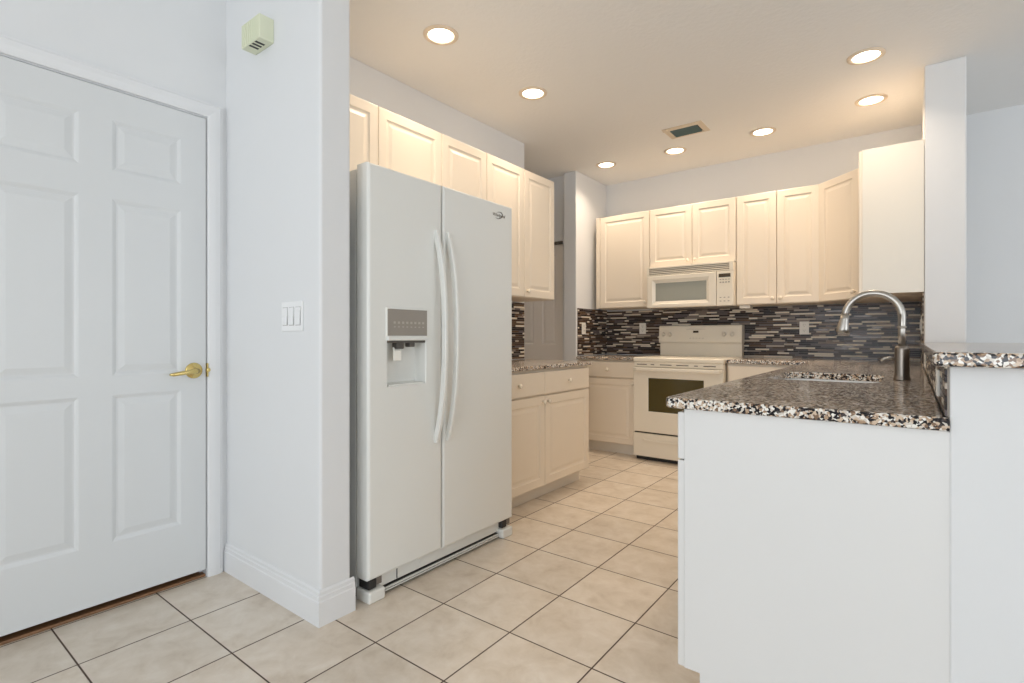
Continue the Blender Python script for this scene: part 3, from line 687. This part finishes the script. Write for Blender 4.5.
# ------------------------------------------------------------------ outlets and switches
def plate(name, loc, rz, W, H, label, cat, kind, m='plate_cream'):
    c = empty(name, loc, rz); tag(c, label, cat)
    b = BM(); box(b, -W / 2, W / 2, -0.006, 0, -H / 2, H / 2, 0.002); finish('cover_plate', b, m, c)
    if kind == 'outlet':
        for z in (0.022, -0.022):
            b = BM(); lathe(b, [(0, 0), (0.0165, 0), (0.0155, 0.0015), (0, 0.0015)], 20, Matrix.Translation((0, -0.006, z)) @ ROTY)
            s = finish('socket', b, m, c)
            b = BM(); box(b, -0.0075, -0.0055, -0.0080, -0.0072, z - .001, z + .009); box(b, 0.0055, 0.0075, -0.0080, -0.0072, z - .001, z + .009); box(b, -0.002, 0.002, -0.0080, -0.0072, z - .011, z - .006); finish('slot', b, 'slot', s)
    else:
        n = int(kind[-1]); p = 0.046
        for i in range(n):
            x = (i - (n - 1) / 2) * p
            b = BM(); box(b, x - .0185, x + .0185, -0.0066, -0.0055, -0.036, 0.036, mi=1)
            box(b, x - .0165, x + .0165, -0.0095, -0.006, -0.0335, 0.0335, 0.0015); box(b, x - .0165, x + .0165, -0.0115, -0.006, -0.0335, 0.0 if i < 2 else 0.02, 0.0015)
            finish('rocker', b, [m, 'seam'], c)
    return c
plate('light_switch', (-1.899, 1.081, 1.135), 0, 0.150, 0.115, 'white triple rocker switch plate on the wall beside the entry door', 'switch', 'rocker3', 'plate')
plate('power_outlet', (-2.118, 4.892, 1.137), 0, 0.068, 0.108, 'white outlet on the dark mosaic just left of the range', 'outlet', 'outlet')
plate('power_outlet', (-0.704, 4.892, 1.128), 0, 0.070, 0.108, 'white outlet on the dark mosaic right of the range', 'outlet', 'outlet')
plate('power_outlet', (-2.512, 4.405, 1.135), R(90), 0.072, 0.112, 'white outlet on the mosaic side of the back left column', 'outlet', 'outlet')
plate('light_switch', (0.052, 4.12, 1.13), R(-90), 0.115, 0.115, 'white switch plate seen edge-on on the mosaic below the blank-sided wall cabinet', 'switch', 'rocker2')
plate('power_outlet', (0.059, 1.80, 0.935), R(-90), 0.112, 0.068, 'white outlet on the low mosaic band near the peninsula end', 'outlet', 'outlet')
plate('power_outlet', (0.059, 3.40, 0.935), R(-90), 0.112, 0.068, 'white outlet on the low mosaic band beyond the faucet', 'outlet', 'outlet')

# door chime box
ch = empty('door_chime', (-2.116, 1.081, 2.288)); tag(ch, 'small pale green ribbed chime box high on the entry wall', 'door chime')
b = BM(); box(b, -0.074, 0.074, -0.060, 0, -0.048, 0.048, 0.003); finish('housing', b, 'chime', ch)
b = BM()
for i in range(9): box(b, -0.068 + i * 0.0155, -0.0585 + i * 0.0155, -0.0625, -0.059, -0.044, 0.044, 0.001)
finish('front_rib', b, 'chime', ch)
b = BM()
for i in range(3): box(b, -0.022 + i * 0.024, -0.010 + i * 0.024, -0.055, -0.018, -0.0490, -0.0478)
finish('sound_slot', b, 'black', ch)

# ------------------------------------------------------------------ ceiling fixtures
LP = [(-1.947, 1.927, 'nearest round recessed ceiling light, above the refrigerator'), (-1.940, 2.748, 'round recessed ceiling light above the left upper cabinets, second from us'),
      (-2.215, 4.30, 'far-left recessed ceiling light, before the back corner column'), (-1.585, 4.33, 'recessed ceiling light straight behind the air vent'),
      (-0.904, 4.34, 'recessed ceiling light above the two-door cabinet right of the microwave'), (-0.213, 4.198, 'recessed ceiling light beside the diagonal corner cabinet, farther of the right pair'),
      (-0.202, 3.523, 'recessed ceiling light over the sink, nearer of the right pair')]
for x, y, lab in LP:
    c = empty('recessed_light', (x, y, CZ)); tag(c, lab, 'ceiling light', 'recessed ceiling lights')
    b = BM(); lathe(b, [(0.070, 0), (0.092, 0), (0.091, -0.004), (0.082, -0.007), (0.068, -0.0065), (0.066, -0.001)], 40, closed=True); finish('trim_ring', b, 'can_trim', c, True)
    b = BM(); lathe(b, [(0.0, -0.003), (0.050, -0.0028), (0.0665, -0.001)], 40); finish('lens', b, 'lens', c, True)
    l = bpy.data.lights.new('lamp', 'AREA'); l.shape = 'DISK'; l.size = 0.12; l.spread = R(125); l.energy = CAN_W; l.color = CAN_COL
    o = bpy.data.objects.new('lamp', l); COL.objects.link(o); o.parent = c; o.location = (0, 0, -0.010)
v = empty('air_vent', (-1.362, 3.949, CZ), 0); tag(v, 'rectangular ceiling air vent with dark louvres between the recessed lights', 'air vent', )
b = BM()
sweep(b, [(-0.148, -0.112), (0.148, -0.112), (0.148, 0.112), (-0.148, 0.112), (-0.148, -0.112)], [(0.0, 0), (0.0, -0.003), (0.035, -0.010), (0.042, -0.004), (0.042, 0)], lambda a, c_, h: (a, c_, h))
finish('frame', b, 'vent', v)
b = BM(); box(b, -0.105, 0.105, -0.075, 0.075, -0.0015, 0.0); finish('backing', b, 'black', v)
for i in range(7):
    b = BM(); t = bmesh.new(); box(t, -0.1, 0.1, -0.009, 0.009, -0.0006, 0.0006); merge(b, t, 0, Matrix.Translation((0, -0.06 + i * 0.02, -0.0075)) @ Matrix.Rotation(R(-32), 4, 'X')); finish('louvre', b, 'vent_slat', v)
